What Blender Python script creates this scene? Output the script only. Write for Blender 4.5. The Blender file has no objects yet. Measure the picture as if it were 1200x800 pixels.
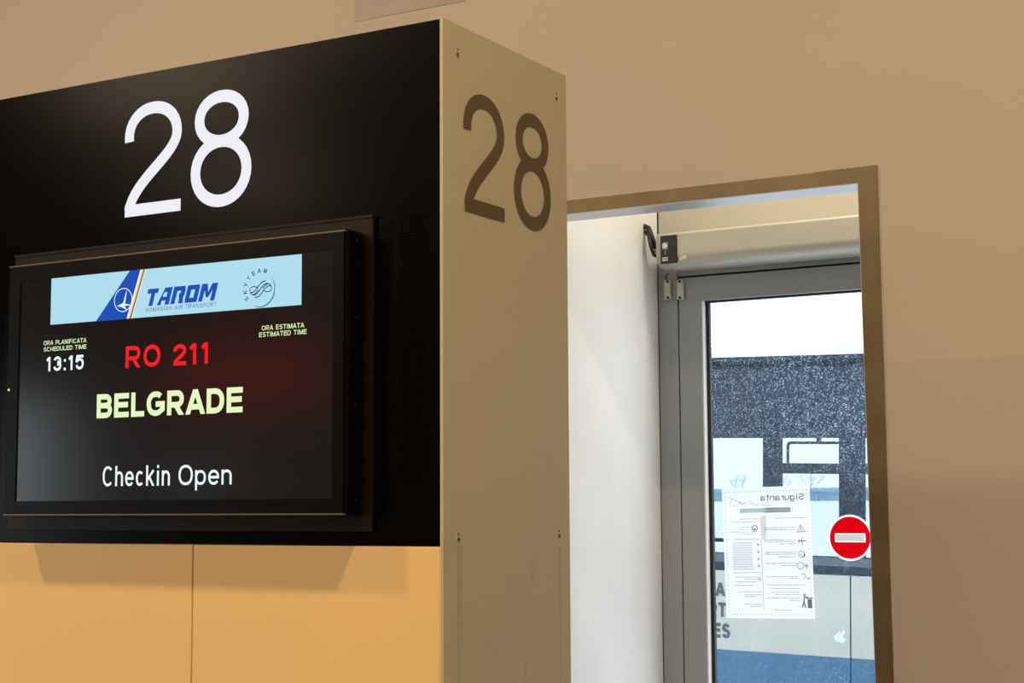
import bpy, bmesh, math, random
from mathutils import Vector, Matrix
PI = math.pi
rnd = random.Random(7)
S = bpy.context.scene
COL = S.collection

# ---------------------------------------------------------------- camera
EYE = 1.6
def make_camera():
    yaw, pitch, roll = 0.528120, 0.100607, -0.005318
    f = Vector((-math.sin(yaw)*math.cos(pitch), math.cos(yaw)*math.cos(pitch), math.sin(pitch)))
    rt = Vector((math.cos(yaw), math.sin(yaw), 0)); up = rt.cross(f)
    r2 = rt*math.cos(roll) + up*math.sin(roll); u2 = -rt*math.sin(roll) + up*math.cos(roll)
    c = bpy.data.cameras.new('camera'); c.sensor_width = 36; c.lens = 1905.14/1200*36
    c.clip_start = .05; c.clip_end = 2000
    o = bpy.data.objects.new('camera', c); COL.objects.link(o)
    m = Matrix((r2, u2, -f)).transposed().to_4x4(); m.translation = Vector((0, 0, EYE))
    o.matrix_world = m
    S.camera = o
make_camera()

# ---------------------------------------------------------------- world, lights, exposure
SKY = 3.1
w = bpy.data.worlds.new('overcast_sky'); S.world = w; w.use_nodes = True
wn = w.node_tree
bg = wn.nodes['Background']; bg.inputs[0].default_value = (.93, .97, 1.0, 1); bg.inputs[1].default_value = SKY
S.view_settings.view_transform = 'Standard'; S.view_settings.look = 'None'
S.view_settings.gamma = 1; S.view_settings.use_curve_mapping = False
S.view_settings.exposure = 0.0

WARM = (1.0, .70, .40)
def area(name, loc, size, power, color=WARM, rot=(0, 0, 0), size_y=None, spread=PI):
    l = bpy.data.lights.new(name, 'AREA'); l.energy = power; l.color = color; l.size = size
    l.spread = spread
    if size_y: l.shape = 'RECTANGLE'; l.size_y = size_y
    else: l.shape = 'DISK'
    o = bpy.data.objects.new(name, l); o.location = loc; o.rotation_euler = rot; COL.objects.link(o); return o
DOWN_A, DOWN_B = (-.28, .76, 3.97), (-2.95, .76, 3.97)
area('downlight_lamp', DOWN_A, .17, 47)
area('downlight_lamp', DOWN_B, .17, 47)
for x in (-7.5, -4.5, -1.5, 1.5):  # added fill lights; one set so its glow shows in the black front
    for y in (-1.6, -5.2):
        area('ceiling_fill', (x, y, 3.95) if (x, y) != (-7.5, -1.6) else (-6.0, -2.72, 3.95), 1.1, 40, (1.0, .76, .53), size_y=.5)
area('vestibule_lamp', (-1.12, 3.18, 2.87), .22, 5.2, (1.0, .89, .68))

# ---------------------------------------------------------------- materials
def nodes(name):
    m = bpy.data.materials.new(name); m.use_nodes = True
    n = m.node_tree.nodes; l = m.node_tree.links
    return m, n, l, n['Principled BSDF']
def mat(name, col, rough=.5, metal=0, var=0, scale=8, bump=0, bscale=60, emit=None, estr=1, spec=.5, coat=0):
    m, n, l, p = nodes(name)
    p.inputs['Base Color'].default_value = (*col, 1); p.inputs['Roughness'].default_value = rough
    p.inputs['Metallic'].default_value = metal; p.inputs['Specular IOR Level'].default_value = spec
    p.inputs['Coat Weight'].default_value = coat
    tc = n.new('ShaderNodeTexCoord')
    if var:
        t = n.new('ShaderNodeTexNoise'); t.inputs['Scale'].default_value = scale; t.inputs['Detail'].default_value = 5
        l.new(tc.outputs['Object'], t.inputs['Vector'])
        r = n.new('ShaderNodeMapRange'); r.inputs[1].default_value = .3; r.inputs[2].default_value = .7
        r.inputs[3].default_value = 1-var; r.inputs[4].default_value = 1+var*.5
        l.new(t.outputs['Fac'], r.inputs[0])
        mx = n.new('ShaderNodeVectorMath'); mx.operation = 'SCALE'; mx.inputs[0].default_value = col
        l.new(r.outputs[0], mx.inputs['Scale']); l.new(mx.outputs[0], p.inputs['Base Color'])
    if bump:
        t = n.new('ShaderNodeTexNoise'); t.inputs['Scale'].default_value = bscale; t.inputs['Detail'].default_value = 3
        l.new(tc.outputs['Object'], t.inputs['Vector'])
        b = n.new('ShaderNodeBump'); b.inputs['Strength'].default_value = bump; b.inputs['Distance'].default_value = .004
        l.new(t.outputs['Fac'], b.inputs['Height']); l.new(b.outputs[0], p.inputs['Normal'])
    if emit:
        p.inputs['Emission Color'].default_value = (*emit, 1); p.inputs['Emission Strength'].default_value = estr
    return m

def two_tone_wall():
    # cream paint with a second, slightly greyer coat below z = 1.852
    m, n, l, p = nodes('wall_paint')
    g = n.new('ShaderNodeNewGeometry'); s = n.new('ShaderNodeSeparateXYZ'); l.new(g.outputs['Position'], s.inputs[0])
    r = n.new('ShaderNodeMapRange'); r.inputs[1].default_value = 1.849; r.inputs[2].default_value = 1.857
    l.new(s.outputs['Z'], r.inputs[0])
    t = n.new('ShaderNodeTexNoise'); t.inputs['Scale'].default_value = 1.6; t.inputs['Detail'].default_value = 4
    l.new(g.outputs['Position'], t.inputs['Vector'])
    mx = n.new('ShaderNodeMix'); mx.data_type = 'RGBA'
    mx.inputs['A'].default_value = (.575, .53, .495, 1); mx.inputs['B'].default_value = (.62, .565, .505, 1)
    l.new(r.outputs[0], mx.inputs['Factor'])
    r2 = n.new('ShaderNodeMapRange'); r2.inputs[3].default_value = .93; r2.inputs[4].default_value = 1.06
    l.new(t.outputs['Fac'], r2.inputs[0])
    v = n.new('ShaderNodeVectorMath'); v.operation = 'SCALE'
    l.new(mx.outputs['Result'], v.inputs[0]); l.new(r2.outputs[0], v.inputs['Scale']); l.new(v.outputs[0], p.inputs['Base Color'])
    p.inputs['Roughness'].default_value = .6
    t2 = n.new('ShaderNodeTexNoise'); t2.inputs['Scale'].default_value = 90
    l.new(g.outputs['Position'], t2.inputs['Vector'])
    b = n.new('ShaderNodeBump'); b.inputs['Strength'].default_value = .12; b.inputs['Distance'].default_value = .003
    l.new(t2.outputs['Fac'], b.inputs['Height']); l.new(b.outputs[0], p.inputs['Normal'])
    return m

def side_sheet():
    # olive-cream painted sheet with grimy runs below the screws and scuffs near the floor
    m, n, l, p = nodes('side_sheet_paint')
    g = n.new('ShaderNodeNewGeometry'); s = n.new('ShaderNodeSeparateXYZ'); l.new(g.outputs['Position'], s.inputs[0])
    def run(y0, w, z0, z1):
        a = n.new('ShaderNodeMath'); a.operation = 'SUBTRACT'; l.new(s.outputs['Y'], a.inputs[0]); a.inputs[1].default_value = y0
        b = n.new('ShaderNodeMath'); b.operation = 'ABSOLUTE'; l.new(a.outputs[0], b.inputs[0])
        c = n.new('ShaderNodeMapRange'); c.inputs[1].default_value = 0; c.inputs[2].default_value = w
        c.inputs[3].default_value = 1; c.inputs[4].default_value = 0; l.new(b.outputs[0], c.inputs[0])
        d = n.new('ShaderNodeMapRange'); d.inputs[1].default_value = z1; d.inputs[2].default_value = z0
        d.inputs[3].default_value = .2; d.inputs[4].default_value = 1; l.new(s.outputs['Z'], d.inputs[0])
        e = n.new('ShaderNodeMath'); e.operation = 'LESS_THAN'; l.new(s.outputs['Z'], e.inputs[0]); e.inputs[1].default_value = z0
        f = n.new('ShaderNodeMath'); f.operation = 'MULTIPLY'; l.new(c.outputs[0], f.inputs[0]); l.new(d.outputs[0], f.inputs[1])
        h = n.new('ShaderNodeMath'); h.operation = 'MULTIPLY'; l.new(f.outputs[0], h.inputs[0]); l.new(e.outputs[0], h.inputs[1])
        return h
    acc = run(1.9385, .004, 1.545, 1.2)
    for a in ((1.946, .003, 1.545, 1.25), (2.2335, .0035, 1.54, 1.3)):
        k = run(*a); q = n.new('ShaderNodeMath'); q.operation = 'MAXIMUM'
        l.new(acc.outputs[0], q.inputs[0]); l.new(k.outputs[0], q.inputs[1]); acc = q
    mp = n.new('ShaderNodeMapping'); mp.inputs['Scale'].default_value = (1, 16, 5); mp.inputs['Rotation'].default_value = (.35, 0, 0)
    l.new(g.outputs['Position'], mp.inputs[0])
    t = n.new('ShaderNodeTexNoise'); t.inputs['Scale'].default_value = 1.6; t.inputs['Detail'].default_value = 3
    l.new(mp.outputs[0], t.inputs['Vector'])
    r = n.new('ShaderNodeMapRange'); r.inputs[1].default_value = .62; r.inputs[2].default_value = .78; l.new(t.outputs['Fac'], r.inputs[0])
    zl = n.new('ShaderNodeMapRange'); zl.inputs[1].default_value = 1.62; zl.inputs[2].default_value = 1.4; l.new(s.outputs['Z'], zl.inputs[0])
    sc = n.new('ShaderNodeMath'); sc.operation = 'MULTIPLY'; l.new(r.outputs[0], sc.inputs[0]); l.new(zl.outputs[0], sc.inputs[1])
    q = n.new('ShaderNodeMath'); q.operation = 'MAXIMUM'; l.new(acc.outputs[0], q.inputs[0]); l.new(sc.outputs[0], q.inputs[1])
    k = n.new('ShaderNodeMath'); k.operation = 'MULTIPLY'; l.new(q.outputs[0], k.inputs[0]); k.inputs[1].default_value = .42
    mx = n.new('ShaderNodeMix'); mx.data_type = 'RGBA'
    mx.inputs['A'].default_value = (.635, .60, .435, 1); mx.inputs['B'].default_value = (.16, .13, .10, 1)
    l.new(k.outputs[0], mx.inputs['Factor']); l.new(mx.outputs['Result'], p.inputs['Base Color'])
    p.inputs['Roughness'].default_value = .45
    return m

def dirty_glass():
    # clear pane with dried splashes: fine pale specks over a thin veil of dust
    m, n, l, p = nodes('door_glass'); n.remove(p)
    out = [x for x in n if x.type == 'OUTPUT_MATERIAL'][0]
    g = n.new('ShaderNodeNewGeometry')
    tr = n.new('ShaderNodeBsdfTransparent'); tr.inputs[0].default_value = (.72, .755, .775, 1)
    gl = n.new('ShaderNodeBsdfGlossy'); gl.inputs['Roughness'].default_value = .02; gl.inputs[0].default_value = (.8, .8, .8, 1)
    fr = n.new('ShaderNodeFresnel'); fr.inputs[0].default_value = 1.25
    m1 = n.new('ShaderNodeMixShader'); l.new(fr.outputs[0], m1.inputs[0]); l.new(tr.outputs[0], m1.inputs[1]); l.new(gl.outputs[0], m1.inputs[2])
    tl = n.new('ShaderNodeBsdfTranslucent'); tl.inputs[0].default_value = (.58, .78, 1, 1)
    df = n.new('ShaderNodeBsdfDiffuse'); df.inputs[0].default_value = (.7, .8, .9, 1)
    m2 = n.new('ShaderNodeMixShader'); m2.inputs[0].default_value = .25; l.new(tl.outputs[0], m2.inputs[1]); l.new(df.outputs[0], m2.inputs[2])
    def noise(scale, det, a, b, c, d):
        t = n.new('ShaderNodeTexNoise'); t.inputs['Scale'].default_value = scale; t.inputs['Detail'].default_value = det
        l.new(g.outputs['Position'], t.inputs['Vector'])
        r = n.new('ShaderNodeMapRange'); r.inputs[1].default_value = a; r.inputs[2].default_value = b
        r.inputs[3].default_value = c; r.inputs[4].default_value = d; l.new(t.outputs['Fac'], r.inputs[0]); return r
    big = noise(4, 2, .35, .65, .60, 1.0); patchy = noise(45, 2, .35, .7, .45, 1.0)
    v1 = n.new('ShaderNodeTexVoronoi'); v1.inputs['Scale'].default_value = 215; l.new(g.outputs['Position'], v1.inputs['Vector'])
    v1r = n.new('ShaderNodeMapRange'); v1r.inputs[1].default_value = .14; v1r.inputs[2].default_value = .44
    v1r.inputs[3].default_value = .62; v1r.inputs[4].default_value = .06; l.new(v1.outputs['Distance'], v1r.inputs[0])
    fine = n.new('ShaderNodeMath'); fine.operation = 'MULTIPLY'; l.new(v1r.outputs[0], fine.inputs[0]); l.new(patchy.outputs[0], fine.inputs[1])
    vo = n.new('ShaderNodeTexVoronoi'); vo.inputs['Scale'].default_value = 95; l.new(g.outputs['Position'], vo.inputs['Vector'])
    vr = n.new('ShaderNodeMapRange'); vr.inputs[1].default_value = .05; vr.inputs[2].default_value = .19
    vr.inputs[3].default_value = .6; vr.inputs[4].default_value = 0; l.new(vo.outputs['Distance'], vr.inputs[0])
    a = n.new('ShaderNodeMath'); a.operation = 'ADD'; l.new(fine.outputs[0], a.inputs[0]); l.new(vr.outputs[0], a.inputs[1])
    s = n.new('ShaderNodeSeparateXYZ'); l.new(g.outputs['Position'], s.inputs[0])
    zr = n.new('ShaderNodeMapRange'); zr.inputs[1].default_value = 1.60; zr.inputs[2].default_value = 1.78
    zr.inputs[3].default_value = .28; zr.inputs[4].default_value = 1; l.new(s.outputs['Z'], zr.inputs[0])
    b = n.new('ShaderNodeMath'); b.operation = 'MULTIPLY'; l.new(a.outputs[0], b.inputs[0]); l.new(big.outputs[0], b.inputs[1])
    c = n.new('ShaderNodeMath'); c.operation = 'MULTIPLY'; l.new(b.outputs[0], c.inputs[0]); l.new(zr.outputs[0], c.inputs[1])
    d = n.new('ShaderNodeMath'); d.operation = 'ADD'; d.inputs[1].default_value = .012; l.new(c.outputs[0], d.inputs[0]); d.use_clamp = True
    m3 = n.new('ShaderNodeMixShader'); l.new(d.outputs[0], m3.inputs[0]); l.new(m1.outputs[0], m3.inputs[1]); l.new(m2.outputs[0], m3.inputs[2])
    l.new(m3.outputs[0], out.inputs[0])
    return m
def clear_glass(name, tint, ior=1.3):
    m, n, l, p = nodes(name); n.remove(p)
    out = [x for x in n if x.type == 'OUTPUT_MATERIAL'][0]
    tr = n.new('ShaderNodeBsdfTransparent'); tr.inputs[0].default_value = (*tint, 1)
    gl = n.new('ShaderNodeBsdfGlossy'); gl.inputs['Roughness'].default_value = .03
    fr = n.new('ShaderNodeFresnel'); fr.inputs[0].default_value = ior
    m1 = n.new('ShaderNodeMixShader'); l.new(fr.outputs[0], m1.inputs[0]); l.new(tr.outputs[0], m1.inputs[1]); l.new(gl.outputs[0], m1.inputs[2])
    l.new(m1.outputs[0], out.inputs[0]); return m
def paper_mat(name, col, see=.1, k=.5):
    m, n, l, p = nodes(name); n.remove(p)
    out = [x for x in n if x.type == 'OUTPUT_MATERIAL'][0]
    df = n.new('ShaderNodeBsdfDiffuse'); df.inputs[0].default_value = (*col, 1)
    tl = n.new('ShaderNodeBsdfTranslucent'); tl.inputs[0].default_value = (*col, 1)
    tr = n.new('ShaderNodeBsdfTransparent')
    a = n.new('ShaderNodeMixShader'); a.inputs[0].default_value = k; l.new(df.outputs[0], a.inputs[1]); l.new(tl.outputs[0], a.inputs[2])
    b = n.new('ShaderNodeMixShader'); b.inputs[0].default_value = see; l.new(a.outputs[0], b.inputs[1]); l.new(tr.outputs[0], b.inputs[2])
    l.new(b.outputs[0], out.inputs[0]); return m
def glow(name, col, s=1):
    return mat(name, (0, 0, 0), .3, emit=col, estr=s, spec=.1)

M = dict(
    wall=two_tone_wall(), side=side_sheet(), glass=dirty_glass(),
    vest=mat('vestibule_plaster', (.86, .865, .87), .6, var=.05, scale=5, bump=.08),
    patch=mat('grey_filler', (.50, .47, .44), .7, var=.12, scale=14),
    panel_wall=mat('transom_panel_paint', (.56, .52, .44), .6, var=.04),
    ceil=mat('dark_ceiling_paint', (.10, .095, .085), .8, var=.04), hall=mat('hall_panel_paint', (.34, .31, .27), .7, var=.04), floor=mat('terrazzo_floor', (.38, .34, .30), .25, var=.25, scale=60),
    black=mat('black_lacquer', (.0012, .001, .0007), .19, spec=.12),
    plate=mat('black_backplate', (.012, .0075, .003), .36, spec=.25),
    gold=mat('amber_sheet_paint', (.92, .66, .29), .42, var=.03, scale=3),
    edge=mat('pale_sheet_edge', (.78, .68, .50), .45),
    steel=mat('dull_screw_steel', (.35, .33, .28), .35, 1), hole=mat('dark_hole', (.01, .009, .008), .8),
    digit=glow('lit_number', (.92, .92, 1.0), .92), olive=mat('olive_brown_print', (.125, .09, .042), .5),
    housing=mat('monitor_housing', (.003, .0028, .0022), .30, spec=.15), rim=mat('bevel_highlight_paint', (.16, .13, .09), .35, .3),
    screen=mat('screen_panel', (.004, .0037, .0033), .13, emit=(.95, .92, .90), estr=.005, spec=.6),
    banner=glow('banner_blue', (.46, .78, .93), .93), navy=glow('logo_blue', (.010, .085, .52), .9),
    white=glow('screen_white', (.86, .96, 1), 1), yellow=glow('screen_gold', (.90, .62, .20), 1), brown=glow('screen_brown', (.22, .09, .04), .9),
    grey=glow('screen_greyblue', (.08, .16, .34), .9), ring=glow('emblem_navy', (.008, .05, .14), .9),
    red=glow('screen_red', (1, .01, .012), 1), lime=glow('screen_pale_green', (.82, 1, .55), .95), led=glow('led_green', (.35, 1, .25), 1.2),
    bronze=mat('bronzed_trim_metal', (.265, .215, .135), .38, .7, var=.22, scale=11), alu_return=mat('pale_aluminium', (.56, .59, .62), .35, .5),
    frame=mat('grey_powder_coat', (.31, .335, .355), .38, var=.06, scale=3, spec=.5), bead=mat('white_glazing_bead', (.90, .90, .93), .35),
    gasket=mat('black_rubber', (.006, .009, .010), .6), oper=mat('satin_operator_cover', (.54, .52, .45), .42, .08), cap=mat('operator_end_cap', (.46, .45, .39), .38, .1),
    swblk=mat('switch_black', (.018, .015, .012), .4), swwhite=mat('switch_print', (.75, .76, .74), .5), ystick=mat('yellow_sticker_paint', (.75, .72, .32), .6),
    contact=mat('contact_ivory', (.62, .58, .53), .5), cable=mat('cable_black', (.012, .010, .010), .5),
    paper=paper_mat('notice_paper', (.84, .85, .86), .10, .62), ink=paper_mat('grey_show_through_ink', (.12, .13, .14), .10, .5),
    ink2=paper_mat('pale_show_through_ink', (.34, .37, .40), .15, .5), teal=paper_mat('teal_ink', (.38, .58, .58), .2, .5), tape=paper_mat('cream_backing', (.78, .76, .62), .25, .5),
    signred=paper_mat('sign_red', (.66, .001, .006), 0, .5), signwhite=paper_mat('sign_white', (.86, .86, .86), 0, .7),
    signgrey=paper_mat('sign_reflective_grey', (.62, .67, .62), 0, .7), scrap=paper_mat('torn_film', (.70, .86, .98), .1, .5),
    snow=mat('snow', (.86, .90, .95), .9, var=.06, scale=.2), bus_dark=mat('bus_dark_band', (.007, .013, .026), .45, var=.2, scale=2, spec=.2),
    bus_navy=mat('bus_dark_blue_grey', (.010, .018, .024), .45, spec=.2), bus_belt=mat('bus_belt_grey', (.05, .07, .095), .4),
    bus_cream=mat('bus_cream_paint', (.37, .375, .335), .4, var=.08, scale=3), bus_blue=mat('bus_blue_paint', (.020, .095, .19), .4, var=.12, scale=4),
    bus_text=mat('bus_lettering', (.025, .045, .055), .5), bus_glass=clear_glass('bus_glass', (.42, .475, .495), 1.2), bus_in=mat('bus_interior_grey', (.30, .32, .33), .7),
    tyre=mat('tyre_rubber', (.02, .02, .02), .8), hub=mat('wheel_steel', (.4, .4, .4), .4, .8),
    hangar=mat('far_shed_blue', (.46, .62, .74), .8, var=.1, scale=.3), roof=mat('far_shed_roof', (.24, .42, .60), .8), bark=mat('haze_pale_bark', (.66, .71, .76), .9),  # far shed and bark paled: bright haze is put into their colours
    win_glass=clear_glass('hall_glass', (.8, .84, .86)), red_panel_glow=glow('added_red_panel', (1, .03, .015), .9), lamp=glow('lamp_diffuser', (1, .78, .5), 6),
)

# ---------------------------------------------------------------- mesh helpers
def link(name, bm, m, parent=None, smooth=False, bevel=0, seg=2):
    me = bpy.data.meshes.new(name); bm.normal_update(); bm.to_mesh(me); bm.free()
    me.materials.append(M[m] if isinstance(m, str) else m)
    o = bpy.data.objects.new(name, me); COL.objects.link(o)
    if parent: o.parent = parent
    if smooth:
        for p in me.polygons: p.use_smooth = True
    if bevel:
        b = o.modifiers.new('bevel', 'BEVEL'); b.width = bevel; b.segments = seg; b.limit_method = 'ANGLE'; b.harden_normals = False
    return o
def add_box(bm, x0, x1, y0, y1, z0, z1):
    v = [bm.verts.new((x, y, z)) for x in (x0, x1) for y in (y0, y1) for z in (z0, z1)]
    for f in ((0, 1, 3, 2), (4, 6, 7, 5), (0, 4, 5, 1), (2, 3, 7, 6), (0, 2, 6, 4), (1, 5, 7, 3)): bm.faces.new([v[i] for i in f])
def box(name, x0, x1, y0, y1, z0, z1, m, parent=None, bevel=0, **k):
    bm = bmesh.new(); add_box(bm, x0, x1, y0, y1, z0, z1)
    bmesh.ops.recalc_face_normals(bm, faces=bm.faces)
    return link(name, bm, m, parent, bevel=bevel, **k)
def boxes(name, lst, m, parent=None, bevel=0):
    bm = bmesh.new()
    for b in lst: add_box(bm, *b)
    bmesh.ops.recalc_face_normals(bm, faces=bm.faces)
    return link(name, bm, m, parent, bevel=bevel)
def add_cyl(bm, c, axis, r, h, n=20, r2=None):
    c = Vector(c); q = Vector(axis).normalized().to_track_quat('Z', 'Y').to_matrix(); r2 = r if r2 is None else r2
    a = [bm.verts.new(c + q @ Vector((r*math.cos(2*PI*i/n), r*math.sin(2*PI*i/n), 0))) for i in range(n)]
    b = [bm.verts.new(c + q @ Vector((r2*math.cos(2*PI*i/n), r2*math.sin(2*PI*i/n), h))) for i in range(n)]
    for i in range(n): bm.faces.new((a[i], a[(i+1) % n], b[(i+1) % n], b[i]))
    bm.faces.new(a[::-1]); bm.faces.new(b)
def cyl(name, c, axis, r, h, m, parent=None, n=20, r2=None, bevel=0):
    bm = bmesh.new(); add_cyl(bm, c, axis, r, h, n, r2); return link(name, bm, m, parent, bevel=bevel)
def add_tube(bm, pts, r, n=8):
    pts = [Vector(p) for p in pts]; rings = []
    for i, p in enumerate(pts):
        d = (pts[min(i+1, len(pts)-1)] - pts[max(i-1, 0)]).normalized()
        q = d.to_track_quat('Z', 'Y').to_matrix(); rr = r[i] if isinstance(r, (list, tuple)) else r
        rings.append([bm.verts.new(p + q @ Vector((rr*math.cos(2*PI*k/n), rr*math.sin(2*PI*k/n), 0))) for k in range(n)])
    for a, b in zip(rings, rings[1:]):
        for k in range(n): bm.faces.new((a[k], a[(k+1) % n], b[(k+1) % n], b[k]))
    bm.faces.new(rings[0][::-1]); bm.faces.new(rings[-1])
def tube(name, pts, r, m, parent=None, n=8):
    bm = bmesh.new(); add_tube(bm, pts, r, n)
    bmesh.ops.recalc_face_normals(bm, faces=bm.faces); return link(name, bm, m, parent, smooth=True)
def prism_x(name, prof, x0, x1, m, parent=None, smooth=False, bevel=0):     # profile in (y, z)
    bm = bmesh.new()
    a = [bm.verts.new((x0, y, z)) for y, z in prof]; b = [bm.verts.new((x1, y, z)) for y, z in prof]; n = len(prof)
    for i in range(n):
        f = bm.faces.new((a[i], a[(i+1) % n], b[(i+1) % n], b[i])); f.smooth = smooth
    bm.faces.new(a[::-1]); bm.faces.new(b); bmesh.ops.recalc_face_normals(bm, faces=bm.faces)
    return link(name, bm, m, parent, bevel=bevel)
def thing(name, label, cat, loc=(0, 0, 0), group=None):
    o = bpy.data.objects.new(name, None); o.location = (0, 0, 0); COL.objects.link(o)
    o.empty_display_size = .05
    o['label'] = label; o['category'] = cat
    if group: o['group'] = group
    return o
def tag(o, label, cat, group=None):
    o['label'] = label; o['category'] = cat
    if group: o['group'] = group
    return o
def struct(o): o['kind'] = 'structure'; return o
def settle(root, loc):
    """put the thing's origin at loc, its parts staying where they are in the world"""
    loc = Vector(loc); root.location = loc
    for c in COL.objects:
        if c.parent == root: c.location = c.location - loc
    return root

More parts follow.
